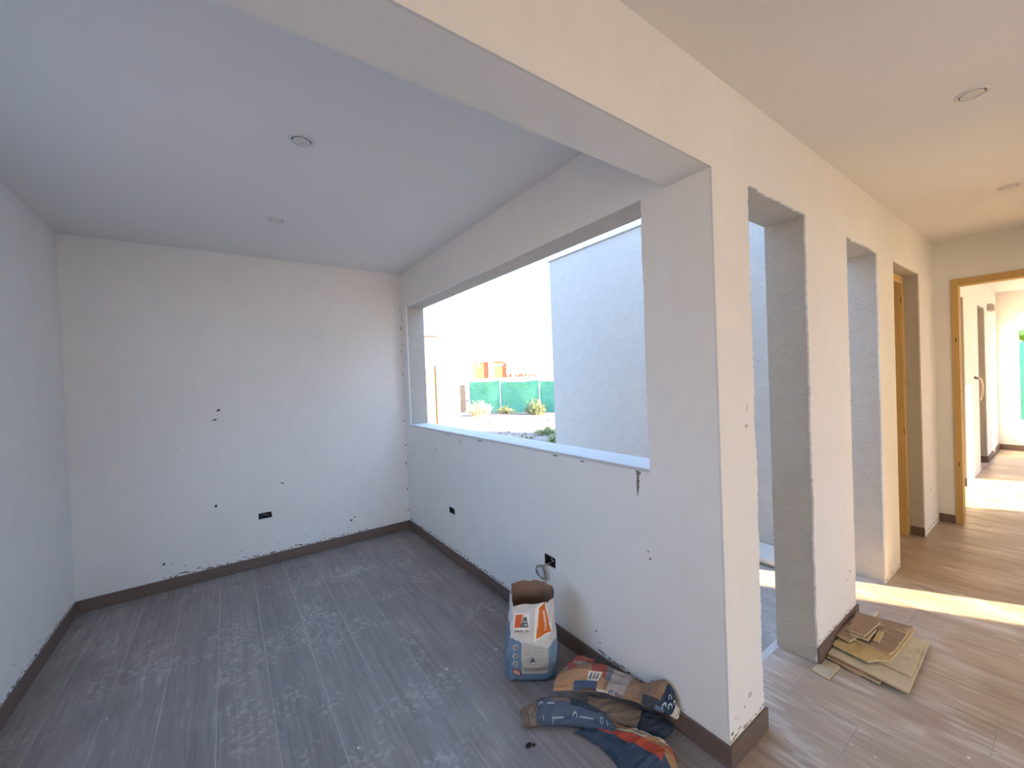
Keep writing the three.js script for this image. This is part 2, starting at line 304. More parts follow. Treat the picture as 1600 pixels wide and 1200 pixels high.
// ---------------------------------------------------------------- pine door frames
const texPine = dataTex(512, 512, (i, j) => {
  let g = 26 * (fbm(i / 7, j / 150, 3) - 0.5) + 12 * (hash(i, j) - 0.5) * 0.6, k = 0;
  for (const [a, b, r] of [[120, 90, 9], [390, 250, 7], [210, 410, 10], [60, 330, 5]]) k = Math.max(k, clamp(1.3 - Math.hypot(i - a, (j - b) * 0.7) / r));
  return [mix(204 + g, 104, k), mix(170 + g, 74, k), mix(108 + g, 46, k)];
});
const mPine = std({ map: place(texPine, 0, 0, 0.35, 1.1), roughness: 0.7 });
{
  const d = new THREE.Group(); d.name = 'door_1'; d.userData = { kind: 'structure', label: 'raw pine lining of the doorway to the far room' }; scene.add(d);
  mesh('jamb', rbox(VE - 0.012, VE + 0.106, 0.001, 2.172, 0.597, 0.6435, 0.003), mPine, d);
  mesh('jamb', rbox(VE - 0.012, VE + 0.106, 0.001, 2.172, -0.2215, -0.175, 0.003), mPine, d);
  mesh('head', rbox(VE - 0.012, VE + 0.106, 2.112, 2.172, -0.175, 0.597, 0.003), mPine, d);
  const e = new THREE.Group(); e.name = 'door_2'; e.userData = { kind: 'structure', label: 'raw pine lining set deep in the narrow doorway' }; scene.add(e);
  mesh('jamb', rbox(4.615, 4.6885, 0.001, HEAD - 0.004, 0.84, 0.95, 0.003), mPine, e);
  mesh('jamb', rbox(3.905, 3.97, 0.001, HEAD - 0.004, 0.84, 0.95, 0.003), mPine, e);
  mesh('head', rbox(3.97, 4.615, 2.115, HEAD - 0.004, 0.84, 0.95, 0.003), mPine, e);
}

// ---------------------------------------------------------------- outdoors
const sandTex = dataTex(1024, 1024, (i, j) => { const n = 40 * (fbm(i / 60, j / 60, 4) - 0.5) + 46 * (fbm(i / 9, j / 9, 2) - 0.5) + 34 * (hash(i, j) - 0.5), k = step(0.62, 0.72, fbm(i / 30 + 8, j / 30, 3)) * 26; return [136 + n - k, 125 + n - k, 119 + n * 0.9 - k]; });
let ground;
const mSand = std({ map: place(sandTex, 0, 0, 3.1, 3.1), roughness: 0.95, bumpMap: place(sandTex, 0, 0, 3.1, 3.1), bumpScale: 0.02 });
{
  const g = new THREE.PlaneGeometry(160, 160, 200, 200); g.rotateX(-Math.PI / 2);
  const p = g.attributes.position;
  for (let i = 0; i < p.count; i++) { const x = p.getX(i), z = p.getZ(i), far = step(4.5, 9, Math.hypot(x - 3, z + 1) - 3); p.setY(i, -0.17 + 0.16 * far * (fbm(x * 0.35 + 40, z * 0.35 + 40, 3) - 0.5)); }
  g.computeVertexNormals(); ground = struct('ground', uvMetres(g), mSand, 'pale stony sand around the house');
}
const concTex = dataTex(512, 512, (i, j) => { const n = 34 * (fbm(i / 40, j / 90, 4) - 0.5) + 24 * (fbm(i / 5, j / 26, 2) - 0.5) + 12 * (hash(i, j) - 0.5); return [164 + n, 159 + n, 152 + n]; });
const mConc = std({ map: place(concTex, 0, 0, 1, 1), roughness: 0.7, bumpMap: place(floorBump, 0, 0, 0.42, 0.8), bumpScale: 0.004 });
struct('floor_courtyard', [box(V1O, 3.5, -0.2, -0.012, UB, 3.9)], mConc, 'dusty grey slab of the courtyard');
mesh('threshold', rbox(1.725, 3.5, -0.011, 0.003, UB - 0.012, UB + 0.022, 0.003), std({ color: 0xc2c2c0, roughness: 0.6 }), floor);

// ---------------------------------------------------------------- ceiling lights
const mTrim = std({ color: new THREE.Color().setRGB(0.8, 0.79, 0.77), roughness: 0.45 }), mLamp = std({ color: new THREE.Color().setRGB(0.72, 0.71, 0.68), roughness: 0.3 }), mGapShade = std({ color: new THREE.Color().setRGB(0.10, 0.095, 0.09), roughness: 0.6 });
const lathe = (pts) => new THREE.LatheGeometry(pts.map(([a, b]) => new THREE.Vector2(a, b)), 40);
function downlight(v, u, tilt, label, group) {
  const t = thing('recessed_downlight', label, 'ceiling light', [v, H, u], 0, group);
  mesh('trim_ring', lathe([[0.050, 0], [0.050, -0.004], [0.044, -0.007], [0.039, -0.006], [0.037, 0.0]]), mTrim, t);
  mesh('gap_shade', lathe([[0.0375, -0.0005], [0.033, -0.0005]]), mGapShade, t);  // flat dark ring; the shade of the gap is put into its colour
  const g = mesh('swivel_ring', lathe([[0.0335, -0.002], [0.0335, -0.006], [0.028, -0.0085], [0.025, -0.003]]), mTrim, t); g.rotation.set(tilt, 0, 0); g.position.y = -0.0025;
  const l = mesh('lamp', lathe([[0.0245, -0.004], [0.017, -0.006], [0.015, -0.004], [0.0001, -0.0045]]), mLamp, t); l.rotation.set(tilt, 0, 0); l.position.y = -0.0025;
}
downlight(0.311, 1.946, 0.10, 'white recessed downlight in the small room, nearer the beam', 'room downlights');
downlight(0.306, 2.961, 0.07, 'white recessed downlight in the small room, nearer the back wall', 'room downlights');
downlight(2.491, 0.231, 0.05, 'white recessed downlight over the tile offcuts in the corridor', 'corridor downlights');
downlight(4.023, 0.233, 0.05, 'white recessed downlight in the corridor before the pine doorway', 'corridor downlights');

// ---------------------------------------------------------------- sunk socket boxes and the cable coil
const mBoxPl = std({ color: 0x2a2c30, roughness: 0.6 }), mWireG = std({ color: 0xb9b7b0, roughness: 0.5 }), mWireB = std({ color: 0x4a5a78, roughness: 0.5 }), mWireR = std({ color: 0x8a4a3a, roughness: 0.5 });
const tube = (pts, r, seg = 40) => new THREE.TubeGeometry(new THREE.CatmullRomCurve3(pts.map((p) => new THREE.Vector3(...p))), seg, r, 7, false);
function socketBox(name, label, w, h, pos, turn) {          // local +z looks out of the wall
  const t = thing(name, label, 'socket box', pos, turn), d = 0.045, k = 0.004;
  mesh('box_shell', [[-w / 2, w / 2, -h / 2, h / 2, d - k, d], [-w / 2, -w / 2 + k, -h / 2, h / 2, 0.002, d], [w / 2 - k, w / 2, -h / 2, h / 2, 0.002, d], [-w / 2, w / 2, -h / 2, -h / 2 + k, 0.002, d], [-w / 2, w / 2, h / 2 - k, h / 2, 0.002, d]].map((a) => box(...a)), mBoxPl, t);
  [mWireG, mWireB, mWireR].forEach((m, n) => mesh('wire', tube([[-w * 0.3 + n * 0.015, -h * 0.2, -0.04], [-w * 0.1 + n * 0.012, h * 0.18 - n * 0.008, -0.02], [w * 0.15 + n * 0.006, -h * 0.05 + n * 0.006, -0.012], [w * 0.3, h * 0.1 - n * 0.012, -0.03]], 0.0022, 20), m, t));
  return t;
}
socketBox('socket_box', 'dark sunken socket box low in the back wall', 0.088, 0.043, [0.2225, 0.4085, U1], 0);
socketBox('socket_box', 'dark sunken socket box under the window, near the room corner', 0.092, 0.044, [V1, 0.408, 2.935], -Math.PI / 2);
socketBox('socket_box', 'dark sunken socket box under the window, above the cable coil', 0.088, 0.054, [V1, 0.418, 1.7325], -Math.PI / 2);
{
  const t = tag(new THREE.Group(), 'small coil of grey cable hanging from the socket box behind the cement bag', 'cable'); t.name = numbered('cable_coil'); scene.add(t);
  const P = (v, y, u) => [v, y, -u], pts = [];
  pts.push(P(1.462, 0.40, 1.745), P(1.43, 0.395, 1.75));
  for (let k = 0; k <= 34; k++) { const a = 1.2 + k * 0.38, r = 0.038 + 0.005 * Math.sin(k * 0.9); pts.push(P(1.425 - 0.003 * Math.sin(k * 0.5) - 0.0006 * (k % 17), 0.345 + r * 0.9 * Math.sin(a), 1.78 + r * Math.cos(a))); }
  pts.push(P(1.425, 0.315, 1.755), P(1.422, 0.292, 1.742));
  mesh('coil', tube(pts, 0.0035, 260), std({ color: 0x8d8b84, roughness: 0.5 }), t);
  mesh('cable_end', tube([P(1.422, 0.300, 1.745), P(1.42, 0.289, 1.741), P(1.424, 0.276, 1.738)], 0.0055, 12), std({ color: 0x1e1f22, roughness: 0.5 }), t);
}

// ---------------------------------------------------------------- tile offcuts by the pier
const texTileBack = dataTex(256, 256, (i, j) => { const n = 16 * (fbm(i / 20, j / 20, 3) - 0.5) + 10 * (hash(i, j) - 0.5), k = step(0.5, 0.8, fbm(i / 40 + 4, j / 40 + 9, 3)) * 26; return [206 + n - k, 195 + n - k, 168 + n - k]; });
const texTileTop = dataTex(256, 256, (i, j) => { const n = 34 * (fbm(i / 5, j / 60, 3) - 0.5) + 14 * (hash(i, j) - 0.5), k = step(0.6, 0.72, fbm(i / 26, j / 26 + 5, 3)) * 30; return [150 + n + k, 124 + n + k, 102 + n + k]; });
const mCream = std({ map: place(texTileBack, 0, 0, 0.4, 0.4), roughness: 0.8 }), mYellow = std({ map: place(texTileBack, 0, 0, 0.4, 0.4), color: 0xf4e2bc, roughness: 0.8 }), mBrown = std({ map: place(texTileTop, 0, 0, 0.4, 0.4), roughness: 0.55 }), mGreyT = std({ map: place(texTileBack, 0, 0, 0.4, 0.4), color: 0xe9e9e9, roughness: 0.7 });
const mEdge = std({ color: 0xcdbb98, roughness: 0.85 });
function offcut(label, poly, y, m, th = 0.0085, tilt = [0, 0]) {
  const s = new THREE.Shape(poly.map(([a, b]) => new THREE.Vector2(a, b))), g = new THREE.ExtrudeGeometry(s, { depth: th - 0.0016, bevelEnabled: true, bevelSize: 0.0008, bevelThickness: 0.0008, bevelSegments: 1 });
  g.rotateX(-Math.PI / 2);                                   // shape (v, u) -> (x, -z)
  g.computeBoundingBox(); const c = g.boundingBox.getCenter(new THREE.Vector3()); g.translate(-c.x, 0.0008, -c.z);
  const o = mesh('tile_offcut', g, [m, mEdge]); o.position.set(c.x, y, c.z); o.rotation.set(tilt[0], 0, tilt[1]);
  return tag(o, label, 'tile offcut', 'tile offcuts by the pier');
}
offcut('small pale grey tile offcut lying on the floor at the pier corner', [[2.225, 0.752], [2.212, 0.684], [2.352, 0.678], [2.352, 0.736], [2.292, 0.737], [2.29, 0.748]], 0.001, mGreyT);
offcut('narrow brown tile strip lowest in the offcut stack', [[2.374, 0.684], [2.348, 0.6], [2.62, 0.6], [2.62, 0.684]], 0.001, mBrown);
offcut('brown-edged tile piece jutting out under the large cream tile', [[2.366, 0.734], [2.343, 0.534], [2.72, 0.53], [2.74, 0.734]], 0.010, mBrown);
offcut('large cream tile upside down, widest of the offcut stack', [[2.385, 0.735], [2.352, 0.440], [2.846, 0.452], [2.868, 0.54], [2.868, 0.735]], 0.0195, mCream);
offcut('cream tile with grey smudges lying on the widest tile', [[2.49, 0.63], [2.468, 0.452], [2.838, 0.464], [2.862, 0.7], [2.5, 0.7]], 0.0290, mCream);
offcut('yellowish tile with a cut corner under the brown tile', [[2.448, 0.734], [2.424, 0.592], [2.468, 0.571], [2.512, 0.530], [2.60, 0.524], [2.905, 0.512], [2.85, 0.734]], 0.0385, mYellow);
offcut('large brown wood-look tile on the yellowish cut tile', [[2.56, 0.70], [2.548, 0.541], [2.60, 0.532], [2.915, 0.522], [2.853, 0.735]], 0.0480, mBrown);
offcut('brown tile corner poking out on the side toward the slot', [[2.518, 0.736], [2.500, 0.682], [2.572, 0.668], [2.72, 0.70], [2.76, 0.736]], 0.0575, mBrown);
offcut('thin brown tile shard under the small topmost tile', [[2.565, 0.694], [2.566, 0.624], [2.70, 0.622], [2.72, 0.69]], 0.0670, mBrown);
offcut('small square brown tile topmost on the offcut stack', [[2.578, 0.704], [2.574, 0.64], [2.775, 0.622], [2.808, 0.725]], 0.0765, mBrown);
offcut('short tan tile shard beside the small topmost tile', [[2.61, 0.612], [2.606, 0.590], [2.722, 0.597], [2.72, 0.617]], 0.0575, mYellow);
offcut('sliver of pale tile on the floor behind the offcut stack', [[2.965, 0.700], [2.965, 0.688], [3.04, 0.684], [3.04, 0.697]], 0.001, mCream);

// ---------------------------------------------------------------- crumbs on the floor
{
  const r = rng(77), gs = [];
  for (let k = 0; k < 230; k++) {
    const inRoom = r() < 0.72, v = inRoom ? -0.6 + r() * 1.95 : 1.6 + r() * 2.2, u = inRoom ? 0.9 + Math.pow(r(), 0.7) * 2.85 : 0.05 + r() * 0.6, s = 0.0015 + r() * r() * 0.0055;
    if (inRoom && v > 0.93 && u < 1.75) continue;
    if (!inRoom && v > 2.15 && v < 2.95 && u > 0.4) continue;
    const g = new THREE.IcosahedronGeometry(s, 0); g.scale(1.2, 0.5, 0.7 + r()); g.rotateY(r() * 6); g.translate(v, s * 0.45, -u); gs.push(g);
  }
  const o = mesh('plaster_crumbs', gs, std({ color: 0xd8d4cc, roughness: 0.9 }), floor); o.userData.kind = 'stuff';
  const l = new THREE.IcosahedronGeometry(0.012, 1); l.scale(1.2, 0.45, 0.8); l.translate(0.917, 0.0045, -1.272);
  const l2 = new THREE.IcosahedronGeometry(0.007, 1); l2.scale(1, 0.5, 1); l2.translate(0.935, 0.003, -1.262);
  tag(mesh('dirt_lump', [l, l2], std({ color: 0x2c2622, roughness: 0.9 })), 'small dark lump of dirt on the floor beside the crumpled bags', 'dirt');
}

// ---------------------------------------------------------------- bags
function canvasTex(w, h, draw) {
  const c = document.createElement('canvas'); c.width = w; c.height = h; const x = c.getContext('2d'); draw(x, w, h);
  const t = new THREE.CanvasTexture(c); t.colorSpace = THREE.SRGBColorSpace; t.wrapS = t.wrapT = THREE.RepeatWrapping; return t;
}
const poly = (x, col, pts) => { x.fillStyle = col; x.beginPath(); pts.forEach(([a, b], i) => (i ? x.lineTo(a, b) : x.moveTo(a, b))); x.closePath(); x.fill(); };
function grime(x, w, h, n, seed, cols, big = 30) { const r = rng(seed); for (let k = 0; k < n; k++) { x.globalAlpha = 0.05 + r() * 0.12; x.fillStyle = cols[Math.floor(r() * cols.length)]; x.beginPath(); x.ellipse(r() * w, r() * h, 2 + r() * big, 1 + r() * big * 0.35, r() * 3, 0, 7); x.fill(); } x.globalAlpha = 1; }
const bagTex = canvasTex(1460, 880, (x, w, h) => {
  const X = (m) => 730 + m * 2000, Y = (m) => (0.44 - m) * 2000;
  x.fillStyle = '#d9d5cd'; x.fillRect(0, 0, w, h);
  x.fillStyle = '#6b869f'; x.fillRect(0, Y(0.045), w, h);                                        // blue foot all round
  poly(x, '#6b869f', [[X(-0.40), Y(0.30)], [X(-0.118), Y(0.275)], [X(-0.112), Y(0.21)], [X(-0.10), Y(0.215)], [X(-0.048), Y(0.19)], [X(-0.046), Y(0.03)], [X(-0.40), Y(0.03)]]);   // blue field left
  poly(x, '#7b94aa', [[X(0.082), Y(0.165)], [X(0.12), Y(0.19)], [X(0.40), Y(0.19)], [X(0.40), Y(0.03)], [X(0.082), Y(0.03)]]);    // blue field right
  x.fillStyle = '#526679'; x.fillRect(X(-0.1), Y(0.018), 440, 40);
  poly(x, '#bdb9b0', [[X(-0.046), Y(0.20)], [X(0.082), Y(0.165)], [X(0.082), Y(0.045)], [X(-0.046), Y(0.045)]]);
  x.fillStyle = '#a39c93'; for (let k = 0; k < 9; k++) x.fillRect(X(-0.038 + 0.004 * (k % 3)), Y(0.15 - k * 0.011), 190 + 14 * (k % 4), 5);
  x.fillStyle = '#8f857e'; x.fillRect(X(-0.04), Y(0.078), 230, 34);
  poly(x, '#f7efe2', [[X(0.017), Y(0.340)], [X(0.072), Y(0.385)], [X(0.112), Y(0.232)], [X(0.06), Y(0.218)], [X(0.012), Y(0.196)]]);
  poly(x, '#e2701f', [[X(0.041), Y(0.342)], [X(0.071), Y(0.372)], [X(0.102), Y(0.237)], [X(0.068), Y(0.226)], [X(0.024), Y(0.210)]]);   // orange field
  x.save(); x.translate(X(0.082), Y(0.245)); x.rotate(-Math.PI / 2 - 0.1); x.fillStyle = '#f5e9dc'; x.font = 'bold 40px sans-serif'; x.fillText('Premium', 0, 0); x.restore();
  x.fillStyle = '#f3efe8'; x.fillRect(X(-0.092), Y(0.322), 160, 150);
  poly(x, '#e0622a', [[X(-0.088), Y(0.316)], [X(-0.050), Y(0.316)], [X(-0.062), Y(0.262)], [X(-0.088), Y(0.259)]]);
  poly(x, '#6a6a68', [[X(-0.047), Y(0.306)], [X(-0.028), Y(0.306)], [X(-0.016), Y(0.262)], [X(-0.064), Y(0.262)]]);
  x.fillStyle = '#c9c5bd'; x.fillRect(X(-0.052), Y(0.289), 56, 9); x.fillRect(X(-0.04), Y(0.277), 32, 16);
  x.fillStyle = '#2c2b2c'; for (const [a, b] of [[0, 13], [16, 11], [30, 14], [47, 9], [59, 13], [75, 12], [106, 12], [121, 7], [131, 14]]) x.fillRect(X(-0.088) + a, Y(0.249), b, 11);
  x.fillStyle = '#8a8680'; x.fillRect(X(-0.088), Y(0.238), 140, 4);
  for (const yy of [0.172, 0.133, 0.097]) { x.fillStyle = '#e6ddd2'; x.beginPath(); x.arc(X(-0.079), Y(yy), 22, 0, 7); x.fill(); x.fillStyle = '#7b6a60'; x.beginPath(); x.arc(X(-0.078), Y(yy) + 2, 17, 0, 7); x.fill(); x.fillStyle = '#a98f7c'; x.fillRect(X(-0.083), Y(yy), 16, 9); }
  poly(x, '#7a4d4a', [[X(-0.096), Y(0.073)], [X(-0.052), Y(0.064)], [X(-0.052), Y(0.035)], [X(-0.096), Y(0.042)]]);
  poly(x, '#cf9f8e', [[X(-0.092), Y(0.064)], [X(-0.06), Y(0.056)], [X(-0.06), Y(0.040)], [X(-0.092), Y(0.046)]]);
  poly(x, '#1b1a1c', [[X(0.004), Y(0.132)], [X(0.011), Y(0.117)], [X(0.022), Y(0.104)], [X(0.008), Y(0.11)], [X(-0.012), Y(0.101)], [X(0.002), Y(0.117)]]);
  grime(x, w, h, 260, 5, ['#8a7c6e', '#b8ad9e', '#f2eee6'], 34);
});
{
  const bag = thing('cement_bag', 'open white, blue and orange paper cement bag standing by the wall', 'bag', [1.178, 0, 1.585], -0.619);
  const N = 96, M = 34, curve = (pts, t) => { for (let i = 1; i < pts.length; i++) if (t <= pts[i][0]) { const [a, b] = pts[i - 1], [c, d] = pts[i], s = (t - a) / (c - a); return mix(b, d, s * s * (3 - 2 * s)); } return pts.at(-1)[1]; };
  const A = [[0, 0.113], [0.03, 0.116], [0.3, 0.123], [0.6, 0.112], [0.85, 0.104], [1.05, 0.100]], B = [[0, 0.066], [0.04, 0.073], [0.3, 0.083], [0.6, 0.070], [0.85, 0.056], [1.05, 0.050]];
  const SQ = 0.46, se = (c, e) => Math.sign(c) * Math.pow(Math.abs(c), e);
  const rim = (th) => { const f = Math.sin(th), l = -Math.cos(th); return 0.392 - 0.026 * f + 0.012 * l * (f < 0.4 ? 1 : 0) + 0.018 * (noise(th * 3.1 + 8, 1.5) - 0.5) + 0.012 * (noise(th * 9, 7.5) - 0.5) - 0.022 * Math.exp(-Math.pow((th - 2.25) / 0.22, 2)) + 0.012 * Math.exp(-Math.pow((th - 0.95) / 0.08, 2)); };
  const at = (th, y, inset) => {
    const t = y / 0.42, a = curve(A, t) - inset, b = curve(B, t) - inset, c = Math.cos(th), s = Math.sin(th);
    const cr = 0.0075 * (1 - Math.abs(2 * noise(th * 2.4 + y * 9, y * 16 + th) - 1)) + 0.003 * (noise(th * 6 - y * 20, y * 30) - 0.5) + 0.004 * t * Math.sin(th * 5 + 3 * t);
    const q = t < 0.02 ? 0 : cr; return [se(c, SQ) * (a + q) + 0.022 * t * t, y, se(s, SQ) * (b + q) - 0.012 * t * t];
  };
  const arc = [0]; for (let i = 1; i <= N; i++) { const p = at(-Math.PI / 2 + (i - 1) / N * 2 * Math.PI, 0.126, 0), q = at(-Math.PI / 2 + i / N * 2 * Math.PI, 0.126, 0); arc.push(arc[i - 1] + Math.hypot(p[0] - q[0], p[2] - q[2])); }
  const shell = (inset, y0, flip) => {
    const pos = [], uv = [], idx = [];
    for (let j = 0; j <= M; j++) for (let i = 0; i <= N; i++) { const th = -Math.PI / 2 + i / N * 2 * Math.PI, y = mix(y0, rim(th), j / M); pos.push(...at(th, y, inset)); uv.push(0.5 + (0.5 - arc[i] / arc[N]) * arc[N] / 0.73, y / 0.44); }
    for (let j = 0; j < M; j++) for (let i = 0; i < N; i++) { const a = j * (N + 1) + i, b = a + 1, c = a + N + 1, d = c + 1; flip ? idx.push(a, b, c, b, d, c) : idx.push(a, c, b, b, c, d); }
    const g = new THREE.BufferGeometry(); g.setAttribute('position', new THREE.Float32BufferAttribute(pos, 3)); g.setAttribute('uv', new THREE.Float32BufferAttribute(uv, 2)); g.setIndex(idx); g.computeVertexNormals(); return toCreasedNormals(g, 0.5);
  };
  mesh('printed_paper', shell(0, 0.001, false), new THREE.MeshStandardMaterial({ map: bagTex, roughness: 0.62, side: THREE.DoubleSide }), bag);
  mesh('kraft_lining', shell(0.004, 0.05, true), std({ color: new THREE.Color().setRGB(0.27, 0.165, 0.115), roughness: 0.9, side: THREE.DoubleSide }), bag).userData.label = 'brown kraft paper lining';
  const f = new THREE.CircleGeometry(1, 40); f.rotateX(-Math.PI / 2); f.scale(0.108, 1, 0.07); f.translate(0, 0.06, 0);
  mesh('powder', f, std({ color: 0x8a8078, roughness: 1 }), bag);
}
// a flattened, crumpled paper tube through the sections [F, B, thickness]: F is its front edge, B its back edge, both (v, y, u)
function crumple(secs, n = 30, per = 9, amp = 0.006, seed = 1, cap = [1, 1]) {
  const V = (p) => new THREE.Vector3(p[0], p[1], -p[2]), cf = new THREE.CatmullRomCurve3(secs.map((s) => V(s[0])), false, 'centripetal'), cb = new THREE.CatmullRomCurve3(secs.map((s) => V(s[1])), false, 'centripetal');
  const L = (secs.length - 1) * per, pos = [], uv = [], idx = [], T = (f, k) => { const x = f * (secs.length - 1), i = Math.min(secs.length - 2, Math.floor(x)); return mix(secs[i][k], secs[i + 1][k], x - i); };
  for (let j = 0; j <= L; j++) {
    const f = j / L, F = cf.getPoint(f), B = cb.getPoint(f), mid = F.clone().add(B).multiplyScalar(0.5), half = B.clone().sub(F).multiplyScalar(0.5);
    const dir = cf.getTangent(f).add(cb.getTangent(f)).normalize(), up = new THREE.Vector3().crossVectors(half, dir).normalize(); if (up.y < 0) up.negate();
    const th = T(f, 2) / 2;
    for (let i = 0; i <= n; i++) {
      const a = i / n * 2 * Math.PI, c = Math.cos(a), s = Math.sin(a), p = mid.clone().addScaledVector(half, Math.sign(c) * Math.pow(Math.abs(c), 0.8)).addScaledVector(up, th * Math.sign(s) * Math.pow(Math.abs(s), 1.15));
      const ii = i % n, w = 1 - Math.abs(2 * fbm(f * 5 + seed * 7, c * 2.2 + seed + (s < 0 ? 9 : 0), 2) - 1), e = (w - 0.65) * 2 + 0.6 * (noise(f * 17 + seed, c * 6 + (s < 0 ? 5 : 0)) - 0.5);
      p.addScaledVector(up, amp * e * (Math.abs(s) > 0.05 ? 1 : 0.4)); p.x += amp * 0.7 * (noise(f * 11 + seed, ii * 0.5) - 0.5); p.z += amp * 0.7 * (noise(f * 11 + seed + 40, ii * 0.5) - 0.5);
      p.y = Math.max(0.0015 + 0.0005 * (s > 0 ? 1 : 0), p.y); p.x = Math.min(p.x, V1 - 0.0145 + (p.y > 0.09 ? 0.011 : 0));
      pos.push(p.x, p.y, p.z); uv.push(f, i / n);
    }
  }
  for (let j = 0; j < L; j++) for (let i = 0; i < n; i++) { const a = j * (n + 1) + i, b = a + 1, c = a + n + 1, d = c + 1; idx.push(a, b, c, b, d, c); }
  for (const [e, j] of [[0, 0], [1, L]]) if (cap[e]) { const o = j * (n + 1); for (let i = 1; i < n - 1; i++) idx.push(o, o + i, o + i + 1); }
  const g = new THREE.BufferGeometry(); g.setAttribute('position', new THREE.Float32BufferAttribute(pos, 3)); g.setAttribute('uv', new THREE.Float32BufferAttribute(uv, 2)); g.setIndex(idx); g.computeVertexNormals(); return toCreasedNormals(g, 0.12);
}
const topX = (l) => l * 1024, topY = (w) => 512 - 256 * w;      // place on the upper side: l along the bag, w from the back edge to the front edge
const quad = (x, col, l0, l1, w0, w1, sk = 0) => poly(x, col, [[topX(l0), topY(w0)], [topX(l1), topY(w0)], [topX(l1 + sk), topY(w1)], [topX(l0 + sk), topY(w1)]]);
const kraftTex = canvasTex(1024, 512, (x, w, h) => {
  x.fillStyle = '#96775f'; x.fillRect(0, 0, w, h);
  x.fillStyle = '#b58a66'; x.fillRect(0, 230, 330, 180); quad(x, '#8d8577', 0.0, 0.24, 0, 0.28);
  quad(x, '#9c4b42', 0.20, 0.29, 0, 0.5, 0.02); quad(x, '#70747c', 0.29, 0.33, 0, 0.55, 0.02);
  quad(x, '#d8d0c4', 0.20, 0.28, 0.42, 0.62); x.fillStyle = '#565a66'; for (let k = 0; k < 3; k++) x.fillRect(topX(0.215 + k * 0.02), topY(0.58), 9, 34);
  quad(x, '#3f5673', 0.13, 0.28, 0.62, 0.97); quad(x, '#d8cdb8', 0.28, 0.42, 0.82, 1.06);
  quad(x, '#a79c97', 0.34, 0.46, 0.08, 0.85, 0.01); x.save(); x.translate(topX(0.37), topY(0.74)); x.rotate(-0.25); x.fillStyle = '#46577c'; x.font = 'bold 62px sans-serif'; x.fillText('BES', 0, 0); x.restore();
  quad(x, '#44464e', 0.62, 1, 0.55, 0.92, 0.02); quad(x, '#24384c', 0.78, 1, 0.0, 0.85);
  x.strokeStyle = '#d9dde0'; x.lineWidth = 9; for (const [l, q] of [[0.86, 0.35], [0.89, 0.5], [0.84, 0.6], [0.92, 0.28]]) { x.beginPath(); x.arc(topX(l), topY(q), 17, 0.4, 4.4); x.stroke(); }
  quad(x, '#6f86a0', 0.76, 0.86, 0.66, 0.84); quad(x, '#c2502f', 0.80, 0.94, 0.86, 1.02); quad(x, '#d9d2be', 0.93, 1, 0.0, 1.02);
  x.fillStyle = '#6b5647'; x.fillRect(0, 0, w, 250);
  grime(x, w, h, 380, 9, ['#5c4a3c', '#c8b69e', '#8f7d6c', '#3e3a38'], 26);
});
const navyTex = canvasTex(1024, 512, (x, w, h) => {
  x.fillStyle = '#4e5c70'; x.fillRect(0, 0, w, h);
  x.fillStyle = '#8b7a68'; x.fillRect(0, 0, 95, h); quad(x, '#5e6472', 0.1, 0.55, 0, 0.3); quad(x, '#7a6a60', 0.30, 0.52, 0, 0.34, 0.05); quad(x, '#2c3a44', 0.52, 0.8, 0, 0.4);
  x.fillStyle = '#adb1b3'; x.fillRect(topX(0.15), topY(0.36), 76, 10); x.fillRect(topX(0.28), topY(0.42), 90, 9);
  x.strokeStyle = '#adb1b3'; x.lineWidth = 10; x.beginPath(); x.arc(topX(0.19), topY(0.40), 26, 0.2, 3); x.stroke();
  x.lineWidth = 10; x.beginPath(); x.moveTo(topX(0.215), topY(0.6)); x.lineTo(topX(0.215), topY(0.72)); x.stroke();
  x.beginPath(); x.moveTo(topX(0.34), topY(0.6)); x.lineTo(topX(0.34), topY(0.86)); x.moveTo(topX(0.34), topY(0.66)); x.lineTo(topX(0.46), topY(0.64)); x.stroke();
  x.beginPath(); x.arc(topX(0.58), topY(0.64), 30, 0, 3.2); x.stroke(); x.beginPath(); x.moveTo(topX(0.64), topY(0.6)); x.lineTo(topX(0.76), topY(0.54)); x.stroke();
  x.beginPath(); x.arc(topX(0.84), topY(0.5), 18, 0, 6.2); x.stroke(); x.beginPath(); x.moveTo(topX(0.9), topY(0.4)); x.lineTo(topX(0.92), topY(0.56)); x.stroke();
  grime(x, w, h, 420, 23, ['#2a3442', '#6f7f96', '#8f8778', '#31425c'], 26);
});
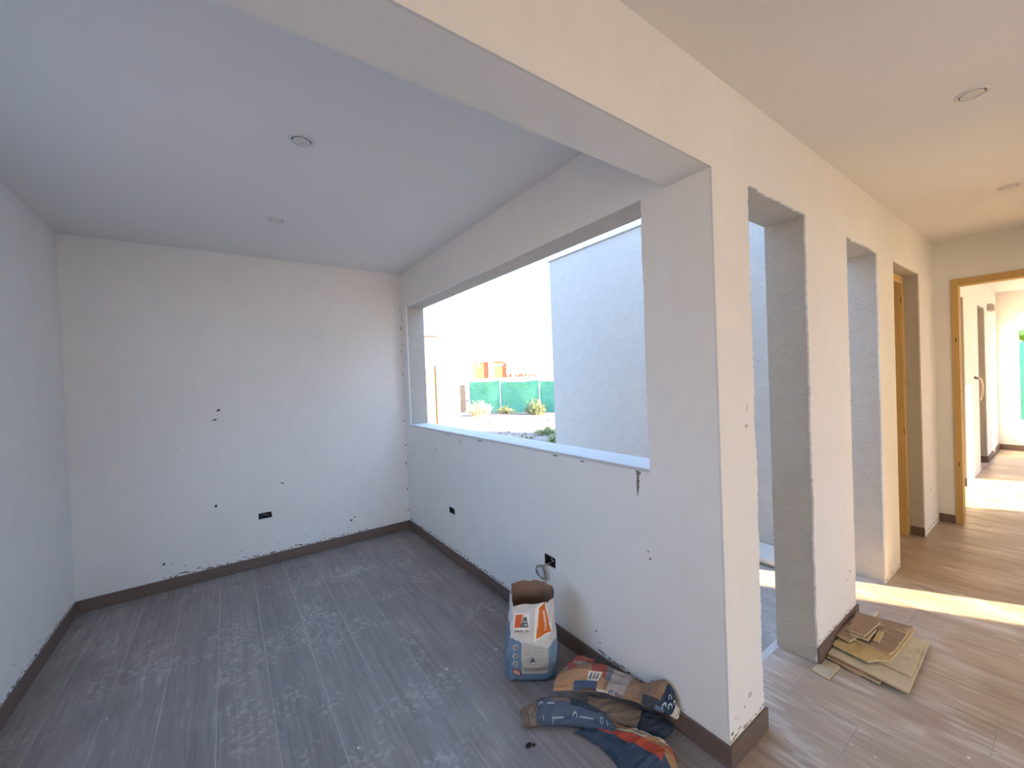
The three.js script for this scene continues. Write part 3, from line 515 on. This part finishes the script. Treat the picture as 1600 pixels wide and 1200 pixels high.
const navyTex2 = canvasTex(1024, 512, (x, w, h) => {
  x.fillStyle = '#34465a'; x.fillRect(0, 0, w, h);
  quad(x, '#a77f58', 0, 1, 0, 0.36); poly(x, '#b5482f', [[topX(0.1), topY(0.46)], [topX(0.75), topY(0.30)], [topX(0.82), topY(0.44)], [topX(0.1), topY(0.56)]]);
  poly(x, '#c9c4a8', [[topX(0.2), topY(0.30)], [topX(0.5), topY(0.26)], [topX(0.5), topY(0.36)], [topX(0.2), topY(0.42)]]);
  quad(x, '#c8c4bc', 0.28, 0.78, 0.0, 0.17); x.strokeStyle = '#39486a'; x.lineWidth = 8;
  for (let k = 0; k < 6; k++) { const l = 0.34 + k * 0.07; x.beginPath(); if (k % 2) { x.arc(topX(l), topY(0.09), 13, 0.6, 5.4); } else { x.moveTo(topX(l) - 10, topY(0.05)); x.lineTo(topX(l) - 10, topY(0.13)); x.lineTo(topX(l) + 10, topY(0.06)); } x.stroke(); }
  quad(x, '#c0552c', 0.74, 0.95, 0.02, 0.2, -0.05);
  x.strokeStyle = '#8d927e'; x.lineWidth = 8; for (let k = 0; k < 4; k++) { x.beginPath(); x.arc(topX(0.74 + 0.05 * k), topY(0.72 + 0.05 * (k % 2)), 14, k, k + 4); x.stroke(); }
  grime(x, w, h, 420, 29, ['#22303c', '#5c7184', '#8f8778', '#27384c'], 26);
});
const paper = (t) => new THREE.MeshStandardMaterial({ map: t, roughness: 0.72, side: THREE.DoubleSide });
const mKraftIn = std({ color: new THREE.Color().setRGB(0.20, 0.145, 0.105), roughness: 0.9, side: THREE.DoubleSide });
{
  const k = thing('crumpled_bag', 'crumpled empty brown kraft bag with a dark end against the wall', 'bag', [0, -0.014, 0]);
  mesh('body', crumple([
    [[1.112, 0.098, 1.343], [1.203, 0.118, 1.398], 0.012], [[1.183, 0.097, 1.283], [1.283, 0.15, 1.343], 0.02], [[1.253, 0.100, 1.223], [1.363, 0.138, 1.26], 0.026],
    [[1.302, 0.098, 1.15], [1.412, 0.128, 1.17], 0.028], [[1.342, 0.093, 1.088], [1.422, 0.130, 1.09], 0.03], [[1.366, 0.088, 1.035], [1.424, 0.20, 1.005], 0.03], [[1.388, 0.086, 0.99], [1.428, 0.175, 0.965], 0.03], [[1.405, 0.084, 0.945], [1.43, 0.10, 0.938], 0.012],
  ], 20, 4, 0.011, 3), paper(kraftTex), k);
  mesh('torn_flap', crumple([[[1.215, 0.13, 1.345], [1.235, 0.138, 1.385], 0.004], [[1.255, 0.132, 1.315], [1.29, 0.165, 1.36], 0.004], [[1.30, 0.122, 1.285], [1.34, 0.15, 1.31], 0.004]], 12, 4, 0.007, 8), std({ color: 0x8c4a42, roughness: 0.8, side: THREE.DoubleSide }), k).userData.label = 'torn red printed flap';
  const n = thing('crumpled_bag', 'crumpled empty navy blue bag with white lettering lying on the floor', 'bag');
  mesh('upper_half', crumple([
    [[0.972, 0.012, 1.325], [0.985, 0.045, 1.372], 0.035], [[1.012, 0.010, 1.299], [1.06, 0.060, 1.366], 0.04], [[1.062, 0.010, 1.258], [1.122, 0.064, 1.325], 0.045], [[1.116, 0.012, 1.212], [1.182, 0.062, 1.25], 0.04],
    [[1.160, 0.026, 1.142], [1.215, 0.056, 1.162], 0.03], [[1.192, 0.042, 1.072], [1.212, 0.05, 1.082], 0.016],
  ], 20, 4, 0.010, 17), paper(navyTex), n);
  mesh('kraft_inside', crumple([[[1.16, 0.045, 1.20], [1.25, 0.05, 1.26], 0.03], [[1.225, 0.035, 1.12], [1.32, 0.045, 1.165], 0.035], [[1.29, 0.03, 1.04], [1.37, 0.035, 1.075], 0.035]], 16, 4, 0.008, 12), mKraftIn, n);
  mesh('torn_mouth', crumple([[[0.955, 0.004, 1.345], [0.962, 0.045, 1.388], 0.012], [[0.978, 0.006, 1.325], [0.995, 0.056, 1.375], 0.03], [[1.0, 0.008, 1.305], [1.03, 0.06, 1.365], 0.04]], 14, 4, 0.011, 21), mKraftIn, n);
  mesh('lower_half', crumple([
    [[1.095, 0.006, 1.205], [1.23, 0.03, 1.13], 0.02], [[1.122, 0.006, 1.13], [1.255, 0.035, 1.06], 0.03], [[1.13, 0.006, 1.05], [1.28, 0.05, 0.985], 0.045], [[1.12, 0.006, 0.975], [1.30, 0.055, 0.93], 0.055], [[1.125, 0.006, 0.905], [1.30, 0.045, 0.885], 0.045], [[1.15, 0.006, 0.855], [1.27, 0.02, 0.845], 0.02],
  ], 20, 4, 0.011, 25), paper(navyTex2), n);
  mesh('dark_flap', crumple([[[1.27, 0.02, 1.10], [1.36, 0.03, 1.12], 0.03], [[1.30, 0.018, 1.02], [1.40, 0.035, 1.03], 0.035], [[1.35, 0.012, 0.96], [1.412, 0.03, 0.955], 0.03]], 16, 4, 0.009, 31), std({ color: 0x2b3442, roughness: 0.7, side: THREE.DoubleSide }), n);
}

// ---------------------------------------------------------------- board at the foot of the courtyard wall
{
  const g = rbox(3.20, 3.49, 0.012, 0.046, 1.22, 2.35, 0.004);
  const o = tag(mesh('insulation_board', [g, box(3.23, 3.27, -0.012, 0.012, 1.3, 2.3), box(3.42, 3.46, -0.012, 0.012, 1.3, 2.3)], std({ color: 0xcbc9c4, roughness: 0.6 })), 'pale grey board lying at the foot of the rendered courtyard wall', 'board'); 
}

// ---------------------------------------------------------------- things in the far room
{
  const t = tag(new THREE.Group(), 'thin white cable hanging out of the far room wall', 'cable'); t.name = numbered('hanging_cable'); scene.add(t);
  mesh('cable', tube([[7.66, 1.23, -U0], [7.70, 1.235, -0.73], [7.85, 1.20, -0.71], [7.98, 1.10, -0.71], [7.96, 0.98, -0.72], [7.86, 0.93, -0.73]], 0.009, 40), std({ color: 0xd6c9ae, roughness: 0.5 }), t);
  mesh('cable_end', tube([[7.655, 1.24, -U0], [7.68, 1.225, -0.725]], 0.016, 8), std({ color: 0x6a655c, roughness: 0.5 }), t);
  const j = thing('junction_box', 'small grey junction box high on the far room wall', 'junction box', [9.2, 2.22, U0], 0);
  mesh('box_body', rbox(-0.13, 0.13, -0.05, 0.05, 0, 0, 0.0001).type ? new RoundedBoxGeometry(0.26, 0.1, 0.05, 2, 0.008).translate(0, 0, 0.025) : null, std({ color: 0xb8b2a4, roughness: 0.6 }), j);
  mesh('lid', new RoundedBoxGeometry(0.22, 0.08, 0.008, 2, 0.003).translate(0, 0, 0.053), std({ color: 0xa8a294, roughness: 0.6 }), j);
}

// ---------------------------------------------------------------- outdoors: netting fence, plants, neighbours
const GY = -0.2, pol = (az, d) => [d * Math.sin(az * Math.PI / 180), d * Math.cos(az * Math.PI / 180)];
const netTex = dataTex(256, 256, (i, j) => { const n = 26 * (fbm(i / 26, j / 9, 3) - 0.5) + 22 * (hash(i, j) - 0.5); return [82 + n * 0.6, 154 + n, 133 + n]; });
const mNet = new THREE.MeshPhysicalMaterial({ map: place(netTex, 0, 0, 1.2, 1.2), roughness: 0.85, side: THREE.DoubleSide, transmission: 0.25, thickness: 0 });
const mNetOld = std({ color: 0x8d7f6c, roughness: 0.9, side: THREE.DoubleSide }), mPost = std({ color: 0xd8d5cc, roughness: 0.5, metalness: 0.1 });
function netSpan(p, q, top, m, parent, seed, sag = 0.05) {
  const n = 26, k = 14, pos = [], uv = [], idx = [], dx = q[0] - p[0], dz = q[1] - p[1], L = Math.hypot(dx, dz), nx = -dz / L, nz = dx / L;
  for (let j = 0; j <= k; j++) for (let i = 0; i <= n; i++) {
    const f = i / n, g = j / k, w = Math.sin(f * Math.PI), y = mix(GY - 0.05, top - sag * w, g) + 0.02 * (noise(f * 5 + seed, g * 4) - 0.5);
    const b = (0.16 * Math.sin(g * Math.PI) * w + 0.10 * (fbm(f * 3 + g * 4 + seed, g * 6 - f * 2, 3) - 0.5)) * (0.3 + w);
    pos.push(p[0] + dx * f + nx * b, y, -(p[1] + dz * f + nz * b)); uv.push(f * L, g * (top - GY));
  }
  for (let j = 0; j < k; j++) for (let i = 0; i < n; i++) { const a = j * (n + 1) + i; idx.push(a, a + 1, a + n + 1, a + 1, a + n + 2, a + n + 1); }
  const g = new THREE.BufferGeometry(); g.setAttribute('position', new THREE.Float32BufferAttribute(pos, 3)); g.setAttribute('uv', new THREE.Float32BufferAttribute(uv, 2)); g.setIndex(idx); g.computeVertexNormals(); mesh('netting', g, m, parent);
}
function post(p, top, parent, lean = 0) { const g = new THREE.CylinderGeometry(0.028, 0.03, top - GY + 0.2, 10); g.translate(0, (top + GY - 0.2) / 2, 0); g.rotateZ(lean); g.translate(p[0], 0, -p[1]); mesh('post', g, mPost, parent); }
{
  const f = tag(new THREE.Group(), 'green windbreak netting fence on white posts beyond the window', 'fence'); f.name = numbered('net_fence'); scene.add(f);
  const P = (t) => [10.45 + 1.95 * t, 18.55 - 4.35 * t], ts = [0, 0.40, 0.86, 1.35, 1.85];
  ts.forEach((t, i) => { post([P(t)[0] - 0.04, P(t)[1] - 0.05], 1.52 - 0.05 * i + (i === 0 ? 0.25 : 0.06), f, i === 0 ? 0.02 : 0); if (i) netSpan(P(ts[i - 1]), P(t), 1.45 - 0.045 * i, mNet, f, i * 3); });
  const f2 = tag(new THREE.Group(), 'faded brown netting fence running away behind the green one', 'fence'); f2.name = numbered('net_fence'); scene.add(f2);
  netSpan([10.3, 18.75], [10.2, 21.5], 1.25, mNetOld, f2, 4); netSpan([10.2, 21.5], [9.4, 26], 1.2, mNetOld, f2, 9); post([10.2, 21.5], 1.5, f2);
  const f3 = tag(new THREE.Group(), 'green windbreak netting fence outside the far room window', 'fence'); f3.name = numbered('net_fence'); scene.add(f3);
  [[-4, -2], [-2, 0], [0, 2], [2, 4]].forEach(([a, b], i) => { netSpan([14.2, a], [14.2, b], 1.86, mNet, f3, 20 + i * 3, 0.03); post([14.26, a], 1.9, f3); });
}
function tuft(label, v, u, n, h, spread, col, seed, group, name = 'wild_shrub') {
  const r = rng(seed), gs = [], lv = [];
  const blade = (x, y, z, a, len, lean, w) => {
    const c = Math.cos(a), s = Math.sin(a), g = new THREE.BufferGeometry(), p = [], m = 3;
    for (let k = 0; k <= m; k++) { const t = k / m, o = lean * t * t, ww = w * (1 - 0.9 * t); p.push([x + c * o - s * ww, y + len * t * (1 - 0.25 * t * Math.min(1, lean / len)), z + s * o + c * ww], [x + c * o + s * ww, y + len * t * (1 - 0.25 * t * Math.min(1, lean / len)), z + s * o - c * ww]); }
    const pos = []; for (let k = 0; k < m; k++) { const [A, B, C, D] = [p[2 * k], p[2 * k + 1], p[2 * k + 2], p[2 * k + 3]]; pos.push(...A, ...B, ...C, ...B, ...D, ...C); }
    g.setAttribute('position', new THREE.Float32BufferAttribute(pos, 3)); g.computeVertexNormals(); return g;
  };
  for (let k = 0; k < n; k++) {
    const a = r() * 6.283, d = Math.sqrt(r()) * spread, hh = h * (0.45 + 0.6 * r()) * (1 - 0.5 * d / spread);
    gs.push(blade(v + Math.cos(a) * d * 0.5, GY - 0.02, -u + Math.sin(a) * d * 0.5, a + (r() - 0.5), hh, d * (0.3 + r() * 0.7), 0.008 + r() * 0.008));
    for (let q = 0; q < 3; q++) lv.push(blade(v + Math.cos(a) * d * (0.5 + 0.35 * r()), GY + hh * (0.3 + 0.5 * r()), -u + Math.sin(a) * d * (0.5 + 0.35 * r()), r() * 6.283, 0.05 + 0.12 * r() * h, 0.05 + 0.1 * r(), 0.012 + 0.016 * r()));
  }
  const t = tag(new THREE.Group(), label, 'plant', group); t.name = numbered(name); scene.add(t);
  mesh('stems', gs, new THREE.MeshStandardMaterial({ color: col, roughness: 0.9, side: THREE.DoubleSide }), t).userData.kind = 'stuff'; mesh('leaves', lv, new THREE.MeshStandardMaterial({ color: new THREE.Color(col).multiplyScalar(1.15), roughness: 0.9, side: THREE.DoubleSide }), t).userData.kind = 'stuff';
}
tuft('pale bushy shrub in front of the left end of the green netting', ...pol(30.6, 18.6), 170, 1.05, 0.85, 0xa9ad94, 3);
tuft('dark wispy shrub leaning on the netting below a white post', ...pol(38.6, 18.1), 150, 1.1, 0.7, 0x6d7a5c, 5);
tuft('low brownish weed between the two shrubs at the netting', ...pol(34.4, 19.0), 90, 0.6, 0.6, 0x8a8a68, 7);
tuft('sprawling green weed on the stony ground near the rendered wall', ...pol(40.4, 11.6), 120, 0.28, 0.55, 0x7c8458, 9, undefined, 'weed');
tuft('upright grassy weed at the corner of the rendered wall', ...pol(41.4, 9.6), 70, 0.5, 0.3, 0x86905e, 11, undefined, 'weed');
tuft('thin dry weed on the sand beyond the window sill', ...pol(37.0, 10.4), 36, 0.32, 0.3, 0x8f8a66, 13, undefined, 'weed');
{ // stones strewn on the sand
  const r = rng(15), gs = [];
  for (let k = 0; k < 240; k++) { const [v, u] = pol(28 + r() * 15, 8 + r() * 9), s = 0.02 + r() * r() * 0.07, g = new THREE.IcosahedronGeometry(s, 0); g.scale(1.2, 0.5, 0.9); g.rotateY(r() * 6); g.translate(v, GY + 0.03 + s * 0.2, -u); gs.push(g); }
  const o = mesh('gravel', gs, std({ color: 0x93897f, roughness: 0.95 }), ground); o.userData.kind = 'stuff';
}
{
  const mHouse = std({ color: new THREE.Color().setRGB(0.8, 0.78, 0.74), roughness: 0.9 });
  const b = tag(new THREE.Group(), 'white neighbouring house with a flat roof slab and beige shutter', 'house'); b.name = numbered('neighbour_house'); scene.add(b);
  mesh('wall', box(0.5, 6.02, GY - 0.1, 3.03, 12.95, 19), mHouse, b);
  mesh('roof_slab', box(0.3, 6.12, 3.03, 3.10, 12.75, 19.2), std({ color: 0x9c8f86, roughness: 0.9 }), b);
  mesh('roof_parapet', box(0.3, 6.06, 3.10, 3.16, 12.78, 19.2), mHouse, b);
  mesh('roof_tank', new RoundedBoxGeometry(0.75, 0.33, 0.5, 2, 0.03).translate(5.6, 3.325, -13.3), std({ color: 0xb6bcc4, roughness: 0.6 }), b);
  const s = mesh('shutter', box(5.25, 5.93, GY, 1.95, 12.915, 12.96), std({ color: 0xa88a60, roughness: 0.8 }), b);
  for (let k = 0; k < 12; k++) mesh('slat', rbox(5.28, 5.90, GY + 0.05 + k * 0.175, GY + 0.205 + k * 0.175, 12.89, 12.92, 0.008), std({ color: 0xb0936a, roughness: 0.8 }), s);
  mesh('door_post', box(5.935, 5.965, GY, 2.02, 12.86, 12.96), std({ color: 0x6d6258, roughness: 0.8 }), b);
  const gw = tag(new THREE.Group(), 'white garden wall beside the neighbouring house', 'garden wall'); gw.name = numbered('garden_wall'); scene.add(gw);
  mesh('wall', box(6.03, 6.9, GY - 0.1, 1.72, 12.98, 13.16), mHouse, gw); mesh('coping', box(6.03, 6.93, 1.72, 1.77, 12.95, 13.19), mHouse, gw);
  // unfinished building far behind the netting
  const [fv, fu] = pol(34, 42), u = thing('unfinished_building', 'white unfinished building with two panels of bare orange brick', 'building', [fv, GY, fu], -34 * Math.PI / 180);
  mesh('frame', [[-6, 6.5, 3.55, 4.6], [-6, -2.95, 0, 3.55], [-1.33, -0.87, 0, 3.55], [0.55, 6.5, 0, 3.55]].map(([a, c, d, e]) => box(a, c, d, e, -0.3, 0)), mHouse, u);
  const pan = (a, c, top, name) => {
    mesh('panel_back', box(a, c, 0, top - 0.12, 0, 0.1), std({ color: 0xd9c3ae, roughness: 0.95 }), u);
    const gs = [], r = rng(Math.round(a * 10) + 99); for (let row = 0; row * 0.235 < top - 0.3; row++) for (let q = 0; q < (c - a) / 0.33 - 0.3; q++) { if (row * 0.235 > top - 0.6 && r() < 0.3) continue; const x = a + 0.02 + q * 0.33 + (row % 2) * 0.1; gs.push(box(x, Math.min(c, x + 0.3), row * 0.235, row * 0.235 + 0.205, -0.05, 0.02)); }
    const o = mesh('hollow_bricks', gs, std({ color: 0xc07b52, roughness: 0.95 }), u); o.userData.kind = 'stuff';
  };
  pan(-2.93, -1.33, 3.6); pan(-0.865, 0.535, 3.65);
  const [rv, ru] = pol(36.6, 30), k = thing('broken_wall', 'low white wall topped with broken dark red bricks behind the netting', 'wall', [rv, GY, ru], -36.6 * Math.PI / 180), r = rng(51);
  mesh('wall', box(-3.5, 4, 0, 1.76, -0.2, 0), mHouse, k);
  for (let q = 0; q < 11; q++) { if (q === 3) continue; const g = new THREE.BoxGeometry(0.1 + 0.1 * r(), 0.14 + 0.24 * r(), 0.14); g.rotateZ((r() - 0.5) * 0.5); g.translate(-1.22 + q * 0.225 + 0.06 * r(), 1.86, -0.02); mesh('brick', g, std({ color: 0x6e3b2c, roughness: 0.95 }), k); }
}
{ // leafy tree beyond the far window
  const t = thing('garden_tree', 'yellow-green leafy tree above the netting outside the far room window', 'tree', [17, GY, 0.9]), r = rng(61), lv = [];
  for (let k = 0; k < 1500; k++) { const a = r() * 6.283, q = Math.acos(2 * r() - 1), d = Math.cbrt(r()), g = new THREE.PlaneGeometry(0.09, 0.16); g.rotateX(r() * 6); g.rotateY(r() * 6); g.translate(Math.sin(q) * Math.cos(a) * d * 0.9, 1.75 + Math.cos(q) * d * 0.75, Math.sin(q) * Math.sin(a) * d * 1.2); lv.push(g); }
  const tr = new THREE.CylinderGeometry(0.05, 0.08, 1.7, 8); tr.translate(0, 0.8, 0); mesh('trunk', tr, std({ color: 0x6a5a48, roughness: 0.95 }), t);
  mesh('foliage', lv, new THREE.MeshStandardMaterial({ color: 0x9ab04a, roughness: 0.8, side: THREE.DoubleSide }), t);
}

renderer.render(scene, camera);
